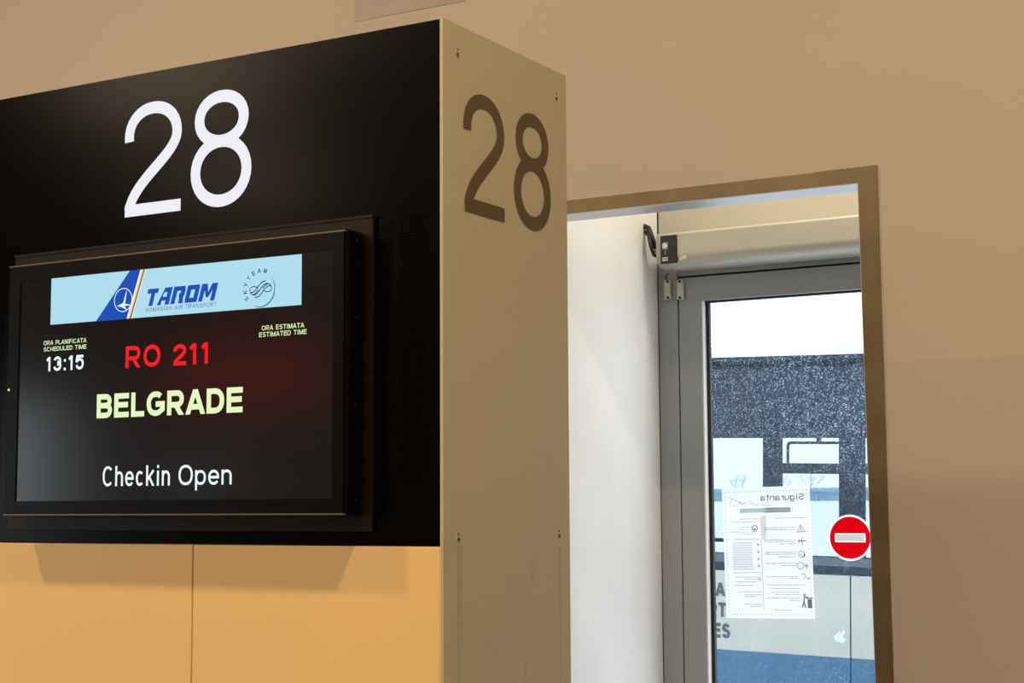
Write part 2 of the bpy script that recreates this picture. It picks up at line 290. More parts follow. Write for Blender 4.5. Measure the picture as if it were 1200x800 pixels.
# ---------------------------------------------------------------- stroke lettering
def arc(cx, cy, rx, ry, a0, a1, n=18, e=2.25):
    out = []
    for i in range(n+1):
        a = math.radians(a0+(a1-a0)*i/n); c, s = math.cos(a), math.sin(a)
        out.append((cx+rx*math.copysign(abs(c)**(2/e), c), cy+ry*math.copysign(abs(s)**(2/e), s)))
    return out
def bez(p0, p1, p2, p3, n=12):
    return [tuple((1-t)**3*a+3*(1-t)**2*t*b+3*(1-t)*t*t*c+t**3*d for a, b, c, d in zip(p0, p1, p2, p3)) for t in [i/n for i in range(n+1)]]
def glyph(ch, W, H, t):
    """strokes (centre lines) of one letter in a box W x H with stroke t; returns list of (points, closed)"""
    h = t/2; L, R, B, T = h, W-h, h, H-h; mx = W/2; my = (B+T)/2; rx = (R-L)/2; ext = t
    g = {
    'I': [([(W/2, 0), (W/2, H)], 0)], 'l': [([(W/2, 0), (W/2, H)], 0)],
    'O': [(arc(mx, my, rx, (T-B)/2, 0, 360, 36)[:-1], 1)], '0': [(arc(mx, my, rx, (T-B)/2, 0, 360, 36)[:-1], 1)],
    'E': [([(L, 0), (L, H)], 0), ([(L, T), (W, T)], 0), ([(L, my+.02*H), (W*.94, my+.02*H)], 0), ([(L, B), (W, B)], 0)],
    'F': [([(L, 0), (L, H)], 0), ([(L, T), (W, T)], 0), ([(L, my), (W*.9, my)], 0)],
    'L': [([(L, 0), (L, H)], 0), ([(L, B), (W, B)], 0)],
    'T': [([(0, T), (W, T)], 0), ([(mx, 0), (mx, H)], 0)],
    'H': [([(L, 0), (L, H)], 0), ([(R, 0), (R, H)], 0), ([(L, my), (R, my)], 0)],
    'A': [([(L-h*.6, -ext*.2), (mx, H+h*.1), (R+h*.6, -ext*.2)], 0), ([(W*.22, H*.30), (W*.78, H*.30)], 0)],
    'V': [([(L-h*.6, H+ext*.2), (mx, 0), (R+h*.6, H+ext*.2)], 0)],
    'M': [([(L, 0), (L, H)], 0), ([(R, 0), (R, H)], 0), ([(L+h*.2, H), (mx, 0), (R-h*.2, H)], 0)],
    'N': [([(L, 0), (L, H)], 0), ([(R, 0), (R, H)], 0), ([(L+h*.2, H+h), (R-h*.2, -h)], 0)],
    'K': [([(L, 0), (L, H)], 0), ([(R+h, H+h), (L, my-.1*H)], 0), ([(W*.35, H*.5), (R+h, -h)], 0)],
    'Y': [([(mx, 0), (mx, H*.42)], 0), ([(L-h, H+h), (mx, H*.42), (R+h, H+h)], 0)],
    'D': [([(L, 0), (L, H)], 0), ([(L, T)] + arc(mx*.9, my, R-mx*.9, (T-B)/2, 90, -90) + [(L, B)], 0)],
    'P': [([(L, 0), (L, H)], 0), ([(L, T)] + arc(W*.56, T-.25*H, R-W*.56, .25*H, 90, -90) + [(L, T-.5*H)], 0)],
    'B': [([(L, 0), (L, H)], 0), ([(L, T)] + arc(W*.55, (T+my)/2+.01*H, R-W*.58, (T-my)/2-.01*H, 90, -90) + [(L, my+.02*H)], 0),
          ([(L, my+.02*H)] + arc(W*.58, (B+my)/2+.01*H, R-W*.58, (my-B)/2+.01*H, 90, -90) + [(L, B)], 0)],
    'R': [([(L, 0), (L, H)], 0), ([(L, T)] + arc(W*.58, T-.235*H, R-W*.60, .235*H, 90, -90) + [(L, T-.47*H)], 0), ([(W*.5, T-.47*H), (R+h*.2, -h*.6)], 0)],
    'C': [(arc(mx, my, rx, (T-B)/2, 42, 318, 30), 0)],
    'G': [(arc(mx, my, rx, (T-B)/2, 48, 312, 30)+[(R, B+.16*H), (R, my-.02*H)], 0), ([(mx, my-.02*H), (W, my-.02*H)], 0)],
    'S': [(arc(mx, T-.245*H, rx*.95, .245*H, 25, 180, 14) + bez((L+rx*.05, T-.245*H), (L, my+.02*H), (R, my+.02*H), (R, B+.25*H), 12)[1:-1] + arc(mx, B+.25*H, rx, .25*H, 0, -160, 14), 0)],
    'U': [([(L, H)] + arc(mx, B+.3*H, rx, .3*H, 180, 360) + [(R, H)], 0)],
    '1': [([(W*.62, 0), (W*.62, H)], 0), ([(W*.62, H*.97), (W*.12, H*.74)], 0)],
    '2': [(arc(mx, T-.27*(T-B), rx, .27*(T-B), 188, 0, 20, 2.1) + bez((R, T-.27*(T-B)), (R, H*.50), (L+.10*W, H*.33), (L+h*.15, B), 16)[1:], 0), ([(h*.3, B), (W, B)], 0)],
    '3': [(arc(mx, T-.24*H, rx*.94, .24*H, 165, -90, 20) , 0), (arc(mx, B+.265*H, rx, .265*H, 90, -168, 20), 0)],
    '5': [([(W*.94, T), (W*.2, T), (W*.1, H*.5)], 0), (arc(mx, B+.30*H, rx, .30*H, 150, -165, 22), 0)],
    '8': [(arc(mx, T-.215*(T-B), rx*.87, .215*(T-B), 0, 360, 30, 2.05)[:-1], 1), (arc(mx, B+.285*(T-B), rx, .285*(T-B), 0, 360, 34, 2.05)[:-1], 1)],
    ':': [([(W/2, 0), (W/2, t)], 0), ([(W/2, H*.6), (W/2, H*.6+t)], 0)],
    # small letters: H is the capital height, x-height .73 H
    'n': [([(L, 0), (L, H*.73)], 0), ([(L, 0+H*.4)] + arc(mx, H*.43, rx, H*.30-h, 180, 0, 14) + [(R, 0)], 0)],
    'h': [([(L, 0), (L, H)], 0), ([(L, H*.4)] + arc(mx, H*.43, rx, H*.30-h, 180, 0, 14) + [(R, 0)], 0)],
    'u': [([(R, 0), (R, H*.73)], 0), ([(L, H*.73)] + arc(mx, H*.30, rx, H*.30-h, 180, 360, 14), 0)],
    'i': [([(W/2, 0), (W/2, H*.73)], 0), ([(W/2, H-t*1.1), (W/2, H)], 0)],
    'k': [([(L, 0), (L, H)], 0), ([(R+h*.5, H*.76), (L, H*.28)], 0), ([(W*.4, H*.42), (R+h*.6, -h*.6)], 0)],
    'e': [([(L, H*.37), (R, H*.37)] + arc(mx, H*.365, rx, H*.365-h, 10, 325, 26), 0)],
    'c': [(arc(mx, H*.365, rx, H*.365-h, 45, 315, 24), 0)],
    'a': [([(R, 0), (R, H*.5)] + arc(mx, H*.47, rx, H*.26-h, 0, 160, 14), 0), (arc(mx*.95, H*.2, rx*.95, H*.2-h*.6, 0, 360, 20)[:-1], 1)],
    'r': [([(L, 0), (L, H*.73)], 0), (arc(mx+rx*.4, H*.42, rx*1.3, H*.31-h, 180, 80, 8), 0)],
    't': [([(W*.4, H*.12), (W*.4, H*.95)], 0), ([(0, H*.70), (W*.9, H*.70)], 0), (arc(W*.4+W*.25, H*.13, W*.25, H*.13-h, 180, 290, 8), 0), ([(W*.45, -H*.10), (W*.38, -H*.27)], 0)],
    'p': [([(L, -H*.27), (L, H*.73)], 0), (arc(mx, H*.365, rx, H*.365-h, 0, 360, 24)[:-1], 1)],
    'g': [([(R, H*.73), (R, -H*.08)] + arc(mx, -H*.06, rx, H*.21-h, 0, -155, 12), 0), (arc(mx, H*.365, rx, H*.365-h, 0, 360, 24)[:-1], 1)],
    }
    return g.get(ch, [])
WID = dict(I=.30, l=.3, i=.30, M=1.18, O=1.1, G=1.08, C=1.02, A=1.02, N=1.0, D=1.0, H=.98, R=1.0, K=1, T=.92, L=.8, F=.84, E=.90, S=.92, U=.98, P=.92, B=.95, V=1, Y=1)
WID.update({':': .35, '1': .62, 'n': .76, 'h': .76, 'u': .76, 'k': .76, 'e': .82, 'c': .76, 'a': .8, 'r': .5, 't': .5, 'p': .82, 'g': .82, ' ': .5})
def clip_y(poly, lo, hi):
    for s, lim in ((1, lo), (-1, -hi)):
        out = []
        for i in range(len(poly)):
            a, b = poly[i-1], poly[i]; da, db = s*a[1]-lim, s*b[1]-lim
            if (da >= 0) != (db >= 0):
                k = da/(da-db); out.append((a[0]+(b[0]-a[0])*k, a[1]+(b[1]-a[1])*k))
            if db >= 0: out.append(b)
        poly = out
        if not poly: return poly
    return poly
def ribbon(pts, closed, t, lo=-9e9, hi=9e9):
    n = len(pts); P = [Vector(p) for p in pts]; off = []
    for i in range(n):
        a = P[i-1] if (i or closed) else None; b = P[(i+1) % n] if (i < n-1 or closed) else None
        d1 = (P[i]-a).normalized() if a is not None and (P[i]-a).length > 1e-9 else None
        d2 = (b-P[i]).normalized() if b is not None and (b-P[i]).length > 1e-9 else None
        d1 = d1 or d2; d2 = d2 or d1
        n1 = Vector((-d1.y, d1.x)); n2 = Vector((-d2.y, d2.x)); m = (n1+n2)
        m = m.normalized() if m.length > 1e-6 else n1
        k = min(1/max(m.dot(n1), .2), 3.2); off.append(m*k*t/2)
    q = []
    for i in range(n if closed else n-1):
        j = (i+1) % n
        if (P[j]-P[i]).length < 1e-9: continue
        poly = clip_y([tuple(P[i]+off[i]), tuple(P[i]-off[i]), tuple(P[j]-off[j]), tuple(P[j]+off[j])], lo, hi)
        if len(poly) > 2: q.append(poly)
    return q
def text_polys(s, W, H, t, slant=0, kern=None, gap=None):
    """polygons of the string scaled so it is exactly W wide and H tall (capitals)"""
    gap = t*1.05 if gap is None else gap
    tot = sum(WID.get(c, .95) for c in s); cw = (W-gap*(len(s)-1))/tot; x = 0; out = []
    for c in s:
        w_ = WID.get(c, .95)*cw
        for pts, cl in glyph(c, w_, H, t):
            dsc = c in 'pgt'
            for p in ribbon(pts, cl, t, -H*.3 if dsc else 0, H): out.append([(a+x+b*slant, b) for a, b in p])
        x += w_+gap
    return out
def lay(name, polys, m, parent, put, thick=0, lift=0):
    """polys in 2D -> mesh through put(u, v, depth)"""
    bm = bmesh.new()
    for k, p in enumerate(polys):
        dz = lift + (k % 7)*1.5e-5
        if p and isinstance(p[0], float): dz = lift+p[0]; p = p[1:]
        v = [bm.verts.new(put(a, b, dz+thick)) for a, b in p]
        try: bm.faces.new(v)
        except ValueError: continue
        if thick:
            v2 = [bm.verts.new(put(a, b, 0)) for a, b in p]
            for i in range(len(v)): bm.faces.new((v[i-1], v[i], v2[i], v2[i-1]))
    return link(name, bm, m, parent)
def front(x, z, y):                         # text plane facing -Y
    return lambda a, b, d: (x+a, y-d, z+b)
def disc2(cx, cy, r, n=40, ry=None): return [(cx+r*math.cos(2*PI*i/n), cy+(ry or r)*math.sin(2*PI*i/n)) for i in range(n)]

# ================================================================ SETTING
YW = 2.85; YR = 2.918; YD = 3.48
OX0, OX1, OZ = -1.66, -.927, 2.1835      # doorway in the hall wall (inside of its metal trim)
TX1, TZ = -.8915, 2.2105
ZC = 4.0
struct(box('floor', -12, 5, -9, YD+.1, -.1, 0, 'floor'))
struct(box('ceiling', -12, 5, -9, YR, ZC, ZC+.1, 'ceil'))
bw = struct(boxes('wall_back', [(-12, OX0, YW, YR, 0, ZC), (OX1+.021, 5, YW, YR, 0, ZC), (OX0, OX1+.021, YW, YR, OZ, ZC)], 'wall'))
pt = box('paint_patch', -2.06, -1.773, YW-.0012, YW, 2.664, 2.80, 'patch', bw)
struct(box('wall_right', 5, 5.1, -9, YR, 0, ZC, 'hall'))
struct(box('wall_front', -12, 5, -9.1, -9, 0, ZC, 'hall'))
# far end of the hall: invented windows, giving the screen daylight to reflect
wl = struct(boxes('wall_left', [(-12.1, -12, -9, YR, 0, .7), (-12.1, -12, -9, YR, 2.7, ZC), (-12.1, -12, 1.6, YR, .7, 2.7), (-12.1, -12, -9, -8, .7, 2.7)], 'hall'))
for i in range(4):
    y0 = -8+i*2.4
    wf = struct(boxes('window_%d' % (i+1), [(-12.08, -12, y0, y0+.06, .7, 2.7), (-12.08, -12, y0+2.34, y0+2.4, .7, 2.7), (-12.08, -12, y0, y0+2.4, .7, .76), (-12.08, -12, y0, y0+2.4, 2.64, 2.7)], 'frame'))
    box('pane', -12.05, -12.04, y0+.06, y0+2.34, .76, 2.64, 'win_glass', wf)
# metal trim of the doorway, mitred at the corner
def tprism(name, poly, y0, y1, m):
    bm = bmesh.new(); a = [bm.verts.new((x, y0, z)) for x, z in poly]; b = [bm.verts.new((x, y1, z)) for x, z in poly]; n = len(a)
    for i in range(n): bm.faces.new((a[i], a[(i+1) % n], b[(i+1) % n], b[i]))
    bm.faces.new(a[::-1]); bm.faces.new(b); bmesh.ops.recalc_face_normals(bm, faces=bm.faces)
    return struct(link(name, bm, m))
tprism('trim_1', [(OX0-.035, TZ), (TX1, TZ), (OX1, OZ), (OX0, OZ)], YW-.004, YW, 'bronze')
tprism('trim_2', [(TX1, TZ), (TX1+.0095, 0), (OX1+.020, 0), (OX1, OZ)], YW-.004, YW, 'bronze')
tprism('trim_3', [(OX0-.035, TZ), (OX0, OZ), (OX0, 0), (OX0-.035, 0)], YW-.004, YW, 'bronze')
struct(box('trim_4', OX0, OX1, YW-.0035, YR, OZ-.002, OZ, 'alu_return'))
tprism('trim_5', [(OX1-.0015, OZ-.002), (OX1+.0005, OZ-.002), (OX1+.0205, 0), (OX1+.0185, 0)], YW-.0035, YR, 'alu_return')
# ragged filler bead along the trim's upper edge near the corner
bm = bmesh.new()
for i in range(30):
    x = TX1-i*.0040; add_box(bm, x-.0042, x+.0002, YW-.0035, YW, TZ-.002, TZ+.0010+.0022*rnd.random()*(1-i/34))
bead = link('trim_6', bm, 'bronze'); struct(bead)
# vestibule between hall wall and the outer door
struct(box('wall_inner_left', -1.76, -1.6305, YR, YD+.10, 0, 2.9, 'vest'))
struct(box('wall_inner_right', -.70, -.60, YR, YD+.10, 0, 2.9, 'vest'))
struct(box('ceiling_inner', -1.76, -.60, YR, YD+.10, 2.9, 3.0, 'vest'))
struct(boxes('wall_outer', [(-1.6297, -.70, YD+.006, YD+.10, 2.1815, 2.9)], 'panel_wall'))
struct(boxes('wall_outside', [(-20, -1.76, YD-.06, YD+.10, 0, 5.5), (-.60, 14, YD-.06, YD+.10, 0, 5.5), (-1.76, -.60, YD-.06, YD+.10, 3.0, 5.5)], 'vest'))

# ---- outer glass door
door = struct(bpy.data.objects.new('door_1', None)); COL.objects.link(door)
FX0, LX0, GX0, GX1, LX1, FX1 = -1.6275, -1.5745, -1.519, -.82, -.765, -.703
LT, GT, GB = 2.1305, 2.0745, .13
fr = boxes('door_frame', [(FX0, LX0-.0035, YD, YD+.07, 0, 2.178), (LX1+.0035, FX1, YD, YD+.07, 0, 2.178), (LX0-.0035, LX1+.0035, YD, YD+.07, LT+.005, 2.178)], 'frame', door, bevel=.0015)
boxes('door_seal', [(-1.6305, FX0, YD+.004, YD+.07, 0, 2.9), (LX0-.006, LX0+.003, YD+.02, YD+.06, 0, LT), (LX0, LX1, YD+.02, YD+.06, LT-.002, LT+.007)], 'gasket', fr)
leaf = boxes('door_leaf', [(LX0, GX0, YD, YD+.055, .012, LT), (GX1, LX1, YD, YD+.055, .012, LT), (GX0, GX1, YD, YD+.055, GT, LT), (GX0, GX1, YD, YD+.055, .012, GB)], 'frame', door)
boxes('glazing_bead', [(GX0, GX0+.0035, YD+.003, YD+.027, GB, GT), (GX1-.0035, GX1, YD+.003, YD+.027, GB, GT)], 'bead', leaf)
boxes('glazing_gasket', [(GX0+.0035, GX0+.0115, YD+.020, YD+.032, GB, GT), (GX1-.0115, GX1-.0035, YD+.020, YD+.032, GB, GT), (GX0, GX1, YD+.016, YD+.032, GT-.004, GT), (GX0, GX1, YD+.016, YD+.032, GB, GB+.004)], 'gasket', leaf)
YG = YD+.027
bm = bmesh.new(); v = [bm.verts.new(p) for p in ((GX0+.008, YG, GB), (GX1-.008, YG, GB), (GX1-.008, YG, GT), (GX0+.008, YG, GT))]; bm.faces.new(v)
pane = link('glass_pane', bm, 'glass', leaf)
hd = tube('door_handle', [(LX1-.03, YD-.002, 1.0), (LX1-.03, YD-.05, 1.0), (LX1-.03, YD-.05, 1.02), (LX1-.03, YD-.05, 1.28), (LX1-.03, YD-.05, 1.3), (LX1-.03, YD-.002, 1.3)], .009, 'steel', leaf)

# ---- automatic operator above the door
op = thing('door_operator', 'long satin grey automatic door operator cover mounted over the grey glass door', 'door opener')
OY, OZ0, OZ1 = 3.385, 2.1455, 2.2215
prof = [(YD-.001, OZ0), (YD-.001, OZ1+.003), (OY+.004, OZ1+.003), (OY, OZ1-.002)]
for i in range(9):
    a = PI+PI/2*i/8; prof.append((OY+.040+.040*math.cos(a), OZ0+.026+.026*math.sin(a)))
prism_x('cover', prof, -1.556, -.72, 'oper', op, bevel=.0008)
c1 = prism_x('end_cap', [(y, z) for y, z in prof], -1.5885, -1.5565, 'cap', op, bevel=.006)
sw = box('program_switch', -1.5755, -1.5335, OY-.004, OY+.004, 2.1525, 2.2185, 'swblk', op, bevel=.003)
kb = bmesh.new(); add_cyl(kb, (-1.562, OY-.0042, 2.1935), (0, -1, 0), .0062, .004, 16); link('knob', kb, 'swwhite', sw)
ps = [q for q in ribbon(disc2(0, 0, .0085, 24)[2:11], 0, .0009)] + [q for q in ribbon(disc2(0, 0, .0085, 24)[14:23], 0, .0009)]
ps += [[(-.008, -.0295), (.006, -.0295), (.006, -.0265), (-.008, -.0265)], [(-.008, -.0345), (.006, -.0345), (.006, -.0315), (-.008, -.0315)], [(-.0006, -.020), (.0006, -.020), (.0006, -.012), (-.0006, -.012)]]
lay('print', ps, 'swwhite', sw, front(-1.562, 2.1935, OY-.0043))
bm = bmesh.new(); add_box(bm, -1.529, -1.522, OY-.001, OY+.001, 2.158, 2.164); add_box(bm, -1.522, -1.512, OY-.001, OY+.001, 2.160, 2.168)
link('yellow_mark', bm, 'ystick', op)
settle(op, (-1.15, YD, 2.15))
# ---- magnetic contacts
def contact(x, z, label, hx):
    t = thing('door_contact', label, 'sensor', group=None)
    box('contact_body', x-.0085, x+.0075, YD-.012, YD, z-.0235, z+.0235, 'contact', t, bevel=.003)
    for dz in (-.019, .019):
        cyl('screw', (x+hx, YD-.0118, z+dz), (0, -1, 0), .0032, .0014, 'hole', t, n=10)
    return t
settle(contact(-1.5995, 2.1045, 'small ivory magnetic contact on the fixed grey door frame, left of the black gap', .002), (-1.5995, YD, 2.1045))
settle(contact(-1.5665, 2.1025, 'small ivory magnetic contact on the corner of the moving door leaf, right of the gap', .000), (-1.5665, YD, 2.1025))
wr = tube('sensor_wire', [(-1.604, YD-.003, 2.128), (-1.608, YD-.005, 2.136), (-1.600, YD-.004, 2.146)], .0016, mat('wire_brown', (.20, .07, .04), .5))
tag(wr, 'short brown wire running from the left door contact up under the operator', 'wire')
# ---- cable loop by the wall
cb = thing('operator_cable', 'black cable looping out of a hole in the white plaster into the operator end', 'cable')
cyl('wall_hole', (-1.6303, 3.415, 2.251), (1, 0, 0), .006, .0012, 'hole', cb, n=14)
tube('cable', [(-1.6303, 3.415, 2.250), (-1.618, 3.41, 2.245), (-1.609, 3.405, 2.228), (-1.604, 3.41, 2.205), (-1.600, 3.42, 2.188), (-1.588, 3.425, 2.19)], .0062, 'cable', cb)
tube('cable', [(-1.6303, 3.418, 2.238), (-1.613, 3.40, 2.226), (-1.606, 3.395, 2.200), (-1.600, 3.40, 2.178), (-1.588, 3.41, 2.172)], .0045, 'cable', cb)
box('cable_tie', -1.6085, -1.5955, 3.396, 3.426, 2.188, 2.192, 'contact', cb)
settle(cb, (-1.6303, 3.415, 2.25))

# ---- safety notice on the glass (seen from its back, the print showing through reversed)
pn = thing('safety_notice', 'white A4 safety notice taped to the door glass, its print showing through reversed', 'notice')
PC = (-1.376, 1.4914); PW, PH = .2125, .2965; PA = math.radians(1.2); PY = YG-.0016
def put_p(a, b, d):
    u, v = a-PW/2, b-PH/2; return (PC[0]+u*math.cos(PA)-v*math.sin(PA), PY-d, PC[1]+u*math.sin(PA)+v*math.cos(PA))
def rect(u0, u1, v0, v1): return [(u0*PW, v0*PH), (u1*PW, v0*PH), (u1*PW, v1*PH), (u0*PW, v1*PH)]
lay('sheet', [[(0, 0), (PW, 0), (PW, PH), (0, PH)]], 'paper', pn, put_p, thick=.0004)
tp = text_polys('Siguranta', .49*PW, .0140, .0021)
lay('title', [[(.935*PW-a, .895*PH+b) for a, b in p] for p in tp], 'ink', pn, put_p, lift=.0007)
lay('colour_bar', [rect(.20, .50, .805, .838)], 'teal', pn, put_p, lift=.0007)
lay('colour_bar', [rect(.50, .78, .805, .838)], 'ink2', pn, put_p, lift=.0007)
def Vy(y): return (745-y)/660
L_ = []
def ln(u0, u1, y, hgt=3.2): L_.append(rect(u0, u1, Vy(y+hgt), Vy(y)))
for y, a, b in ((243, .60, .93), (290, .48, .83), (300, .47, .83), (352, .46, .83), (361, .48, .83), (371, .64, .83), (413, .47, .83), (422, .47, .83), (436, .62, .82), (468, .47, .83), (480, .65, .83),
                (535, .48, .83), (543, .73, .83), (576, .48, .93), (593, .49, .85), (612, .52, .84), (622, .56, .84), (640, .47, .84), (652, .73, .84), (700, .55, .75),
                (243, .20, .42), (258, .08, .42), (284, .22, .34), (296, .18, .34), (308, .08, .34), (320, .18, .34), (345, .12, .42), (514, .10, .42), (536, .12, .40), (546, .22, .40), (560, .12, .38),
                (578, .10, .33), (610, .15, .42), (625, .22, .42), (634, .22, .36), (672, .22, .42), (682, .28, .42)):
    x = a
    while x < b:
        wd = min(.02+.05*rnd.random(), b-x); ln(x, x+wd*.9, y + rnd.random()*.8, 2.6+1.2*rnd.random()); x += wd
L_.append(rect(.795, .80, .805, .838)); L_.append(rect(.43, .436, .07, .60)); L_ += [rect(.47, .78, .833, .84), rect(.47, .78, .803, .81)]
lay('text_lines', L_, 'ink2', pn, put_p, lift=.0006)
blk = [rect(.10, .33, Vy(362+i*12+8), Vy(362+i*12)) for i in range(12)]
lay('text_block', blk, paper_mat('faint_ink', (.74, .77, .80), .2), pn, put_p, lift=.0005)
lay('backing_strip', [rect(.43, .50, .60, .78)], 'tape', pn, put_p, lift=.0003)
ic = []
def st(pts, cl=0, t=.0013): ic.extend(ribbon([(u*PW, Vy(y)*PH) for u, y in pts], cl, t))
def flush():
    global ic
    if ic: lay('pictogram', ic, 'ink', pn, put_p, lift=.0008)
    ic = []
def circ(u, y, r, t=.0014, a0=0, a1=360):
    c = [(u*PW+r*math.cos(math.radians(a)), Vy(y)*PH+r*math.sin(math.radians(a))) for a in range(a0, a1, 20)]
    ic.extend(ribbon(c, a1-a0 == 360, t))
st([(.84, 315), (.93, 315), (.885, 280)], 1); st([(.87, 312), (.885, 298), (.90, 312)]); st([(.885, 303), (.885, 288)])
flush()
st([(.845, 360), (.94, 360)], t=.0022); st([(.90, 342), (.885, 360), (.90, 378)], t=.0018); st([(.855, 372), (.865, 350)])
flush()
circ(.88, 425, .007); st([(.90, 412), (.92, 430), (.90, 442)], t=.002); st([(.86, 425), (.89, 432)])
flush()
circ(.865, 483, .0075); st([(.91, 483), (.95, 483)], t=.002); st([(.93, 470), (.93, 500)], t=.0018)
flush()
circ(.895, 532, .0045, a0=-60, a1=180); st([(.905, 538), (.89, 550)]); circ(.945, 545, .0025)
flush()
circ(.895, 628, .0022, .0022); st([(.895, 635), (.885, 662), (.865, 690)], t=.003); st([(.885, 662), (.905, 690)], t=.003); st([(.89, 642), (.935, 636)], t=.002)
ic += [rect(.925, .975, Vy(692), Vy(648)), rect(.915, .985, Vy(646), Vy(640))]
flush()
circ(.365, 293, .0065, .002); ic.append([(p[0]*1, p[1]) for p in disc2(.365*PW, Vy(297)*PH, .004, 12, .002)])
flush()
for y in (375, 412, 448, 482): st([(.385, y-5), (.405, y+5)], t=.0025); flush()
circ(.40, 550, .003)
flush()
sk = []
def sc(pts, t=.0009): sk.extend(ribbon([(u*PW, Vy(y)*PH) for u, y in pts], 0, t))
sc([(.07, 175), (.12, 145), (.07, 130), (.16, 150), (.22, 165), (.14, 178), (.09, 180)]); sc([(.10, 138), (.20, 158), (.27, 166), (.21, 172), (.30, 178)]); sc([(.22, 170), (.30, 158), (.36, 160), (.30, 170), (.42, 176)]); sc([(.34, 168), (.44, 172), (.52, 182), (.56, 174)])
lay('line_drawing', sk, 'ink2', pn, put_p, lift=.0007)
bd = []
for i in range(26):
    u = .05+i*.036
    for v in (.968, .030): bd += ribbon([((u)*PW, (v-.004)*PH), ((u+.014)*PW, (v+.004)*PH)], 0, .0012)
for i in range(34):
    v = .05+i*.0275
    for u in (.035, .965): bd += ribbon([((u-.006)*PW, (v+.007)*PH), ((u+.006)*PW, v*PH)], 0, .0012)
o = lay('border_dashes', bd, 'ink2', pn, put_p, lift=.0007); o['kind'] = 'stuff'
settle(pn, (PC[0], PY, PC[1]))
# ---- no-entry sticker
ns = thing('no_entry_sticker', 'round red no entry sticker with white bar and rim, stuck on the door glass', 'sticker')
NX, NZ = -1.1815, 1.5255; NY = YG-.0016
lay('rim', ribbon(disc2(0, 0, .0485, 56), 1, .0046), 'signwhite', ns, front(NX, NZ, NY), lift=.0004)
rc = disc2(0, 0, .0464, 56)
red = [clip_y(rc, .0098, 1), clip_y(rc, -1, -.0098)]
mid = clip_y(rc, -.0098, .0098); sw_ = lambda P_: [(y_, x_) for x_, y_ in P_]
red += [sw_(clip_y(sw_(mid), -1, -.0345)), sw_(clip_y(sw_(mid), .0355, 1))]
lay('red_disc', red, 'signred', ns, front(NX, NZ, NY), lift=.0006)
lay('bar', [[(-.0345, -.0098), (.0355, -.0098), (.0355, .0098), (-.0345, .0098)]], 'signwhite', ns, front(NX, NZ, NY-.0011))
lay('bar_film', [[(-.0315, -.0072), (.0325, -.0072), (.0325, .0072), (-.0315, .0072)]], 'signgrey', ns, front(NX, NZ, NY-.0014))
settle(ns, (NX, NY, NZ))
sp = lay('sticker_scrap', [[(-.016, .000), (-.004, .013), (.003, .004), (.012, -.006), (.004, -.013), (-.012, -.010)], [(.0, .007), (.006, .018), (.009, .011), (.005, .003)]], 'scrap', None, front(-1.2085, 1.3075, YG-.0014), thick=.0004)
tag(sp, 'small torn pale scrap of sticker left on the glass, low below the red sign', 'scrap')

# ================================================================ CHECK-IN CABINET
kb = thing('gate_cabinet', 'tall gate cabinet with black front, cream side and the number 28 on both faces', 'cabinet')
KX0, KX1, KY0, KY1, KT, KS = -2.155, -1.2195, 1.9, 2.268, 2.2905, 1.5455
box('carcass', KX0+.004, KX1-.003, KY0+.006, KY1-.004, .0, KT-.006, 'plate', kb)
sd = box('side_panel', KX1-.003, KX1, KY0-.0005, KY1, .0, KT+.001, 'side', kb, bevel=.0006)
box('side_panel', KX0, KX0+.003, KY0-.0005, KY1, .0, KT+.001, 'side', kb, bevel=.0006)
bx_ = box('edge_strip', KX1-.0044, KX1-.0031, KY0-.0012, KY0+.003, .0, KT, 'edge', kb)
bf = box('front_panel', KX0+.0035, KX1-.0046, KY0, KY0+.005, KS, KT, 'black', kb, bevel=.0008)
box('top_panel', KX0+.0035, KX1-.0035, KY0+.003, KY1-.002, KT-.005, KT+.0008, 'edge', kb)
SEAM = -1.669
lp1 = box('lower_panel', KX0+.0035, SEAM-.0012, KY0-.0015, KY0+.004, .12, KS-.0015, 'gold', kb, bevel=.0012)
lp2 = box('lower_panel', SEAM+.0012, KX1-.0046, KY0-.0015, KY0+.004, .12, KS-.0015, 'gold', kb, bevel=.0012)
box('plinth', KX0+.02, KX1-.02, KY0+.02, KY1-.02, .0, .12, 'black', kb)
t28 = .0192
for ch, x, wdt, z, hh in (('2', -1.8244, .1198, 2.0600, .1812), ('8', -1.6849, .1206, 2.0580, .1830)):
    lay('lit_numeral', [[j*2e-4]+p for j, (s_, c_) in enumerate(glyph(ch, wdt, hh, t28)) for p in ribbon(s_, c_, t28, 0, hh)], 'digit', bf, front(x, z, KY0-.0003), lift=.0004)
for ch, y, wdt, z, hh in (('2', 1.9538, .1160, 2.0212, .1815), ('8', 2.0980, .1150, 2.0215, .1835)):
    lay('printed_numeral', [[j*2e-4]+p for j, (s_, c_) in enumerate(glyph(ch, wdt, hh, .0215)) for p in ribbon(s_, c_, .0215, 0, hh)], 'olive', sd, (lambda y, z: (lambda a, b, d: (KX1+d, y+a, z+b)))(y, z), lift=.0005)
for y, z in ((1.9385, 2.2478), (2.2345, 2.247), (1.9385, 1.5543), (2.2320, 1.5539)):
    s1 = cyl('screw', (KX1, y, z), (1, 0, 0), .0050, .0008, 'side', sd, n=18)
    cyl('screw_head', (KX1+.0003, y-.0006, z-.0010), (1, 0, 0), .0030, .0012, 'steel', sd, n=14)
    bm = bmesh.new(); add_cyl(bm, (KX1+.0016, y-.0008, z-.0010), (1, 0, 0), .0017, .0002, 8); add_cyl(bm, (KX1+.0002, y+.0002, z+.0066), (1, 0, 0), .0014, .0005, 8)
    link('screw_socket', bm, 'hole', sd)
bm = bmesh.new()
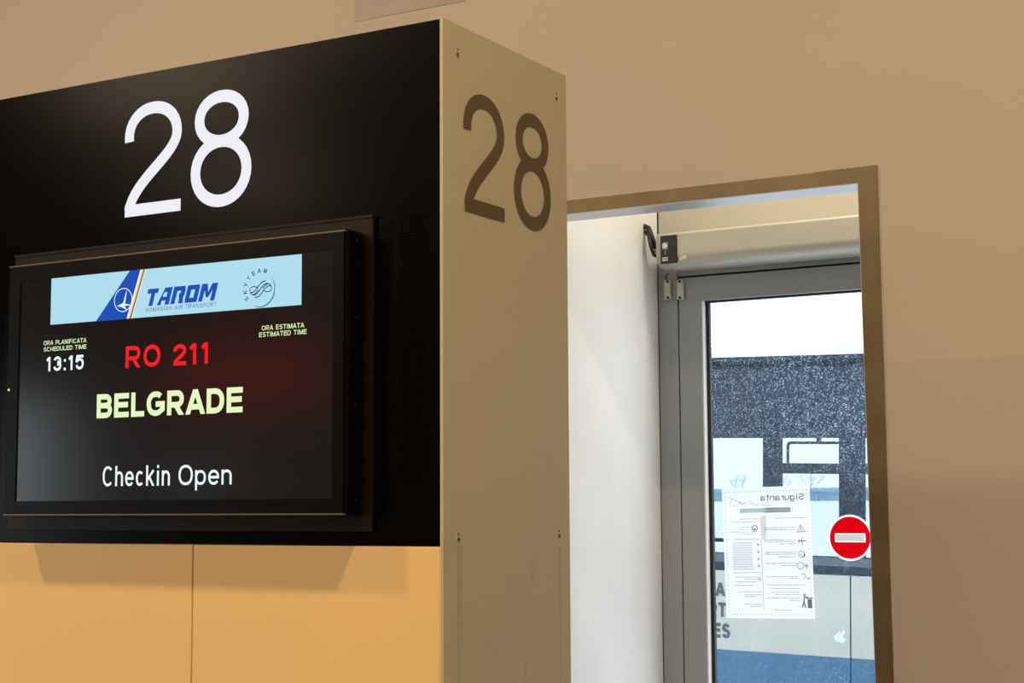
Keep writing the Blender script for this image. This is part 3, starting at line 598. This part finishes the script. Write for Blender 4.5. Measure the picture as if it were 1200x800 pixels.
for x0 in (-1.2905, -2.1330):
    for i in range(12):
        for j in range(95):
            x = x0+i*.0040+(.002 if j % 2 else 0); z = 2.010-j*.0040
            v = [bm.verts.new((x+.0011*math.cos(PI/3*k), KY0-.0002, z+.0011*math.sin(PI/3*k))) for k in range(6)]; bm.faces.new(v[::-1])
o = link('speaker_perforation', bm, mat('perforation_black', (.0006, .0005, .0004), .9, spec=.0), bf); o['kind'] = 'stuff'
pl = box('monitor_backplate', -2.0582, -1.3345, KY0-.007, KY0, 1.5645, 2.0170, 'plate', kb, bevel=.0012)
bp = box('backplate_lip', -2.0582, -1.3345, KY0-.0085, KY0-.006, 2.0135, 2.0175, 'plate', kb)
settle(kb, (-1.69, 2.08, 0))

# ---- monitor
mo = thing('flight_monitor', 'black flat flight display on the cabinet front, showing check-in for Belgrade', 'monitor')
MX0, MX1, MZ0, MZ1, MY = -2.0252, -1.3480, 1.5868, 1.9927, 1.851
hs = box('housing', MX0, MX1, MY, KY0-.0088, MZ0, MZ1, 'housing', mo, bevel=.0055, seg=3)
SX0, SX1, SZ0, SZ1 = -1.9966, -1.3719, 1.6113, 1.9640
bz = boxes('bezel', [(MX0+.0045, SX0, MY-.0032, MY+.002, MZ0+.0045, MZ1-.0045), (SX1, MX1-.0045, MY-.0032, MY+.002, MZ0+.0045, MZ1-.0045), (SX0, SX1, MY-.0032, MY+.002, SZ1, MZ1-.0045), (SX0, SX1, MY-.0032, MY+.002, MZ0+.0045, SZ0)], 'housing', mo)
boxes('bevel_highlight', [(MX0+.003, MX1-.003, MY-.0030, MY+.004, MZ1-.0042, MZ1-.0020)], 'rim', mo)  # pale strips paint the highlight along the housing's bevelled edges
boxes('bevel_highlight', [(MX0+.003, MX1-.003, MY-.0030, MY+.004, MZ0+.0018, MZ0+.0040)], 'rim', mo)
for z in (1.978, 1.866, 1.743, 1.610):
    cyl('side_screw', (MX1-.0002, 1.8725, z), (1, 0, 0), .0022, .0010, 'steel', mo, n=12)
cyl('power_light', (-2.0165, MY-.0031, 1.7897), (0, -1, 0), .0020, .0008, 'led', mo, n=14)
YS = MY-.0012
scn = boxes('screen', [(SX0-.001, SX1+.001, YS, YS+.003, SZ0-.001, SZ1+.001)], 'screen', mo)
def fr_(x, z): return front(x, z, YS-.0002)
def word(s, x0, x1, z, h, t, m, slant=0, gap=None): return lay('lettering', text_polys(s, x1-x0, h, t, slant, gap=gap), m, scn, fr_(x0, z))
bnx, bnz = -1.9288, 1.8900
ban = lay('banner', [[(0, 0), (.5000, -.0015), (.5000, .0722), (0, .0745)]], 'banner', scn, fr_(bnx, bnz))
def zb(x): return 1.8900-.0015*(x-bnx)/.5
def zt(x): return 1.9645-.0023*(x-bnx)/.5
F2 = front(0, 0, YS-.0005)
lay('tail_fin', [[(-1.8299, zb(-1.83)), (-1.7655, zb(-1.765)), (-1.7385, zt(-1.738)), (-1.7610, zt(-1.761))]], 'navy', scn, F2)
def stripe(a, b, m): lay('stripe', [[(-1.7655+a, zb(-1.7655)), (-1.7655+b, zb(-1.76)), (-1.7385+b, zt(-1.73)), (-1.7385+a, zt(-1.738))]], m, scn, F2)
stripe(-.0005, .0030, 'white'); stripe(.0025, .0062, 'yellow'); stripe(.0062, .0090, 'brown'); stripe(.0090, .0105, 'white')
F3 = front(-1.7733, 1.9190, YS-.0008)
bird = ribbon(disc2(0, 0, .0183, 40, .0180), 1, .0013)
bird += [[(-.013, -.0085), (-.003, -.0060), (.0005, -.0040), (.0065, .0140), (.0072, .0135), (.0048, -.0030), (.0040, -.0062), (.014, -.0078), (.0135, -.0094), (.005, -.0092), (-.002, -.0098)],
         [(-.0125, -.0100), (-.004, -.0105), (.001, -.0125), (.0085, -.0165), (.0035, -.0100), (-.002, -.0098)]]
lay('bird_emblem', bird, 'white', scn, F3)
# airline wordmark: heavy slanted capitals
def lumps(ch, W, H, t):
    g = {'T': [[(0, H-t), (W, H-t), (W, H), (0, H)], [(W*.38, 0), (W*.38+t*1.15, 0), (W*.38+t*1.15, H), (W*.38, H)]],
         'A': [[(0, 0), (t*1.15, 0), (t*1.25, H*.62), (W*.62, H), (W*.40, H)], [(W-t*1.2, 0), (W, 0), (W, H), (W-t*1.2, H)], [(W*.40, H), (W, H), (W, H-t), (W*.45, H-t)], [(t, H*.25), (W, H*.25), (W, H*.25+t*.8), (t, H*.25+t*.8)]],
         'R': [[(0, 0), (t*1.2, 0), (t*1.2, H), (0, H)], [(0, H), (W*.92, H), (W, H-t), (0, H-t)], [(W-t*1.2, H*.5), (W, H*.5), (W, H-t*.6), (W-t*1.2, H-t*.6)], [(W*.55, H*.36), (W*.95, H*.36), (W, H*.5), (W, H*.6), (W*.55, H*.6)], [(W-t*1.25, 0), (W, 0), (W*.92, H*.45), (W-t*1.4, H*.45)]],
         'O': [[(0, H*.12), (t*1.2, H*.06), (t*1.2, H), (0, H)], [(W-t*1.2, 0), (W, 0), (W, H*.9), (W-t*1.2, H)], [(0, H-t), (W, H-t), (W*.95, H), (0, H)], [(0, t), (W*.05, 0), (W, 0), (W, t)]],
         'M': [[(0, 0), (t*1.15, 0), (t*1.15, H), (0, H)], [(W-t*1.15, 0), (W, 0), (W, H), (W-t*1.15, H)], [(t*.5, H), (t*1.6, H), (W*.58, H*.22), (W*.42, H*.22)], [(W-t*.5, H), (W-t*1.6, H), (W*.42, H*.22), (W*.58, H*.22)]]}
    return g[ch]
pz = []; x = 0; Wt = .1385; HH = .0262
for ch, wd_ in zip('TAROM', (.90, 1.0, 1.0, 1.0, 1.28)):
    cw = wd_*(Wt-.0030*4)/5.18
    for p in lumps(ch, cw, HH, .0070): pz.append([(a+x+b*.30, b) for a, b in p])
    x += cw+.0030
lay('wordmark', pz, 'navy', scn, front(-1.7300, 1.9060, YS-.0005))
lay('strapline', text_polys('ROMANIAN AIR TRANSPORT', .1400, .0062, .0008, .04, gap=.0016), 'grey', scn, front(-1.7268, 1.8972, YS-.0005))
# alliance roundel
ec = (-1.5035, 1.9165); er = .0262
rr = []
aa = [(er*math.cos(math.radians(a)), er*math.sin(math.radians(a))) for a in range(-118, 42, 6)]
for i in range(len(aa)-1):
    tt = .0014*math.sin(PI*min(max((i+1)/len(aa), .04), .96))+.0003; rr += ribbon(aa[i:i+2], 0, tt)
for k, (dx, dy) in enumerate(((-.0035, .0030), (0, 0), (.0035, -.0030))):
    pts = bez((-.0115+dx, -.006+dy), (-.002+dx, -.008+dy), (.000+dx, .007+dy), (.0105+dx, .0060+dy), 14); rr += ribbon([(1.3*u, 1.25*v_) for u, v_ in pts], 0, .0016)
for sg in (1, -1): rr += ribbon([(sg*1.25*u, sg*1.2*v_) for u, v_ in bez((-.0040, .0010), (-.008, .0065), (-.020, .0040), (-.0150, -.0035), 12)+bez((-.0150, -.0035), (-.0125, -.0075), (-.008, -.006), (-.003, -.0005), 8)[1:]], 0, .0013)
for k, ch in enumerate('SKYTEAM'):
    a = math.radians(207-k*22.3); cx, cz = .0290*math.cos(a), .0275*math.sin(a); rot = a-PI/2
    for s_, c_ in glyph(ch, .0056, .0066, .0012):
        for p in ribbon(s_, c_, .0012, 0, .0066):
            q = []
            for u, v_ in p:
                u -= .0028; v_ -= .0033; q.append((cx+u*math.cos(rot)-v_*math.sin(rot), cz+u*math.sin(rot)+v_*math.cos(rot)))
            rr.append(q)
lay('roundel', rr, 'ring', scn, front(ec[0], ec[1], YS-.0005))
word('ORA PLANIFICATA', -1.9428, -1.8500, 1.8578, .0070, .0011, 'lime')
word('SCHEDULED TIME', -1.9425, -1.8496, 1.8478, .0068, .0011, 'lime')
word('ORA ESTIMATA', -1.5010, -1.4237, 1.8556, .0070, .0011, 'lime')
word('ESTIMATED TIME', -1.5056, -1.4190, 1.8460, .0070, .0011, 'lime')
word('13:15', -1.9360, -1.8545, 1.8158, .0228, .0042, 'white')
word('RO', -1.7665, -1.6960, 1.8130, .0335, .0060, 'red')
word('211', -1.6700, -1.5990, 1.8122, .0320, .0060, 'red', gap=.006)
word('BELGRADE', -1.8249, -1.5350, 1.7378, .0372, .0084, 'lime', gap=.0048)
word('Checkin', -1.8094, -1.6730, 1.6328, .0308, .0039, 'white', gap=.0046)
word('Open', -1.6560, -1.5540, 1.6330, .0300, .0039, 'white', gap=.0046)
settle(mo, (-1.6866, KY0, 1.5868))

# ================================================================ OUTSIDE
struct(box('ground', -400, 300, YD+.101, 900, -.3, -.001, 'snow'))
bus = thing('apron_bus', 'cream and blue airport apron bus with dark windows standing in snow outside the door', 'bus')
BX, BY = -4.5, 12.0
def bb(name, lst, m, parent=None, bevel=0): return boxes(name, [(a-BX, b-BX, c-BY, d-BY, e, f) for a, b, c, d, e, f in lst], m, parent or bus, bevel)
XA, XB, WD = -11.2, 2.6, 3.0
k = .024
def zz(z, x): return z+k*(x-BX)         # photo height at x -> height in the bus's own level frame
ROOF, WT, WB, BELT, BLUE = 2.755, 2.108, 1.205, 1.068, .452
# windows of the near side: (x0, x1)
wins = []; x0 = -5.208
for r_ in range(-4, 6):
    o_ = r_*1.275
    wins += [(x0+o_, x0+o_+.467, r_ >= 1), (x0+.609+o_, x0+.609+o_+.475, r_ >= 0)]
wins = [w_ for w_ in wins if w_[0] > XA+.3 and w_[1] < XB-.3]
bb('upper_panel', [(XA, XB, BY, BY+.06, WT, ROOF-.03)], 'bus_dark')
xs = [XA]+[c for w_ in wins for c in w_[:2]]+[XB]
for i in range(0, len(xs), 2): bb('window_pillar', [(xs[i], xs[i+1], BY, BY+.06, WB, WT)], 'bus_dark')
for a, b, bar in wins:
    if bar:
        f_ = bb('window_bar', [(a, b, BY+.008, BY+.045, 1.832, 1.912)], 'bus_navy')
        if a < -4.0 or True:
            tp_ = [(a+.060, 1.912), (a+.060, 2.045)]+[(a+.085-.025*math.cos(PI/2*q/5), 2.045+.025*math.sin(PI/2*q/5)) for q in range(6)]+[(b, 2.070)]
            tube('vent_frame', [(u-BX, .012, v_) for u, v_ in tp_], .0125, 'bus_navy', bus, n=6)
            bb('vent_catch', [(a+.295, a+.325, BY+.005, BY+.03, 2.07, WT)], 'bus_navy')
    bm = bmesh.new(); v = [bm.verts.new((u-BX, .03, z)) for u, z in ((a, WB), (b, WB), (b, WT), (a, WT))]; bm.faces.new(v); link('window_pane', bm, 'bus_glass', bus)
bb('belt_panel', [(XA, XB, BY-.004, BY+.06, BELT, WB)], 'bus_dark')
bb('belt_strip', [(XA, XB, BY-.010, BY-.003, BELT+.065, BELT+.130)], 'bus_belt')
edges = [XA, -9.2, -6.62, -4.035, -1.45, .9, XB]
for a, b in zip(edges, edges[1:]):
    bb('side_panel', [(a+.006, b-.006, BY-.002, BY+.05, BLUE, BELT-.002)], 'bus_cream')
    bb('skirt_panel', [(a+.006, b-.006, BY-.004, BY+.05, .08, BLUE)], 'bus_blue')
bb('panel_joint', [(XA, XB, BY+.01, BY+.05, .22, BELT)], 'bus_navy')
for s_, x1_, z_, h_, w_ in (('ROMANIAN', -5.005, .866, .104, .62), ('AIRPORT', -5.072, .704, .112, .52), ('SERVICES', -5.038, .540, .116, .60)):
    lay('lettering', text_polys(s_, w_, h_, .0265, gap=.011), 'bus_text', bus, front(x1_-w_-BX+.030, z_, -.003), lift=.0012)
bb('hand_rail', [(XA+.3, -4.74, BY+.09, BY+.11, 1.285, 1.315)], 'bus_navy')
# roof, far side, ends, floor
prf = [(0, ROOF-.04), (.04, ROOF), (WD/2, ROOF+.03), (WD-.04, ROOF), (WD, ROOF-.04), (WD, ROOF-.10), (0, ROOF-.10)]
prism_x('roof', prf, XA-BX, XB-BX, 'bus_dark', bus)
prism_x('roof_snow', [(.02, ROOF-.005), (.0, ROOF+.03), (.10, ROOF+.085), (WD/2, ROOF+.12), (WD-.05, ROOF+.07), (WD-.02, ROOF)], XA-BX+.03, XB-BX-.03, 'snow', bus)
fw = [-5.84+i*.81 for i in range(-6, 10)]
pil = [(x-.045, x+.045, BY+WD-.06, BY+WD, 1.05, 2.36) for x in fw if XA < x < XB]
bb('far_side', [(XA, XB, BY+WD-.06, BY+WD, 2.36, ROOF-.05), (XA, XB, BY+WD-.06, BY+WD, .22, 1.05)]+pil, 'bus_in')
bb('end_wall', [(XA, XA+.06, BY+.06, BY+WD-.06, .3, ROOF-.1)], 'bus_cream'); bb('end_wall', [(XB-.06, XB, BY+.06, BY+WD-.06, .3, ROOF-.1)], 'bus_cream')
bb('bus_floor', [(XA+.06, XB-.06, BY+.06, BY+WD-.06, .34, .40)], 'bus_in')
for wx in (-8.6, -.4):
    for wy in (.02, WD-.32):
        q_ = cyl('wheel', (wx-BX, wy, .45+k*(wx-BX)), (0, 1, 0), .46, .30, 'tyre', bus, n=28, bevel=.03)
        cyl('hub', (wx-BX, wy-.012, .45+k*(wx-BX)), (0, 1, 0), .20, .32, 'hub', q_, n=20)
bus.location = (BX-.040, BY, .005); bus.rotation_euler = (0, k, 0)

# far shed and bare trees beyond the airfield
sh = thing('airfield_shed', 'long low blue shed far across the snowfield, seen through the bus windows', 'building')
SY = 230
boxes('wall', [(-108, -62, SY, SY+20, 0, 3.6)], 'hangar', sh)
prism_x('roof', [(SY-2, 3.35), (SY-2, 3.7), (SY+10, 4.1), (SY+22, 3.7), (SY+22, 3.35)], -110, -60, 'roof', sh)
for x in range(-106, -62, 6): box('post', x, x+.35, SY-1.6, SY-1.2, 0, 3.5, 'roof', sh)
settle(sh, (-85, SY, 0))
sb = struct(prism_x('snow_bank', [(200, 0), (204, 1.5), (209, 2.0), (215, 1.6), (220, 0)], -160, 20, 'snow'))
def tree(x, y, h, label, sd):
    r_ = random.Random(sd); bm = bmesh.new()
    def grow(p, d, ln_, rad, dep):
        q = p+d*ln_; add_tube(bm, [p, (p+q)/2+Vector((r_.uniform(-.05, .05)*ln_, 0, 0)), q], [rad, rad*.85, rad*.65], 4)
        if dep:
            for _ in range(3 if dep > 1 else 4):
                nd = (d+Vector((r_.uniform(-.7, .7), r_.uniform(-.7, .7), r_.uniform(-.1, .5)))).normalized(); grow(q, nd, ln_*r_.uniform(.55, .8), rad*.55, dep-1)
    t = thing('bare_tree', label, 'tree', group='bare trees beyond the airfield')
    grow(Vector((x, y, 0)), Vector((0, 0, 1)), h*.32, h*.03, 5)
    br = link('branches', bm, 'bark', t); settle(t, (x, y, 0))
for x, y, h, lb, sd_ in ((-108.2, 264, 7.6, 'leafless haze-paled tree seen through the plain left bus window', 31), (-101.0, 266, 7.0, 'leafless haze-paled tree seen just right of the bus window pillar', 32),
                     (-97.0, 268, 7.4, 'leafless haze-paled tree at the left end of the far shed, below the bus vent window', 33)):
    tree(x, y, h, lb, sd_)

# ================================================================ REST OF THE HALL (behind the camera; glowing panels added for reflections)
for nm, (x, y, z) in (('A', DOWN_A), ('B', DOWN_B)):
    t = thing('downlight', 'round recessed ceiling downlight ahead of the cabinet, ' + ('nearer the door' if nm == 'A' else 'farther from the door'), 'light', group='round downlights over the cabinet')
    bm = bmesh.new(); n = 28
    for i in range(n):
        a, b = 2*PI*i/n, 2*PI*(i+1)/n
        vs = [bm.verts.new((x+r*math.cos(q), y+r*math.sin(q), zq)) for q, r, zq in ((a, .095, ZC-.012), (b, .095, ZC-.012), (b, .125, ZC-.001), (a, .125, ZC-.001))]; bm.faces.new(vs)
    link('ring', bm, 'bead', t)
    settle(t, (x, y, ZC))
rs = thing('added_red_panel', 'added glowing red panel on a post behind the viewer, invented for reflections', 'glow panel')  # invented, gives the screen and black front a red reflection
box('face', -7.0, -5.8, -4.05, -4.0, 2.2, 2.6, 'red_panel_glow', rs); box('post', -6.45, -6.35, -4.10, -4.04, 0, 2.3, 'frame', rs)
box('lower_face', -6.95, -6.6, -4.05, -4.0, 1.62, 1.92, glow('added_pale_panel', (.7, .8, 1), .55), rs); box('bracket', -6.62, -6.36, -4.09, -4.05, 1.74, 1.80, 'frame', rs)  # pale glowing face added for a grey reflection in the screen
settle(rs, (-6.4, -4.05, 0))
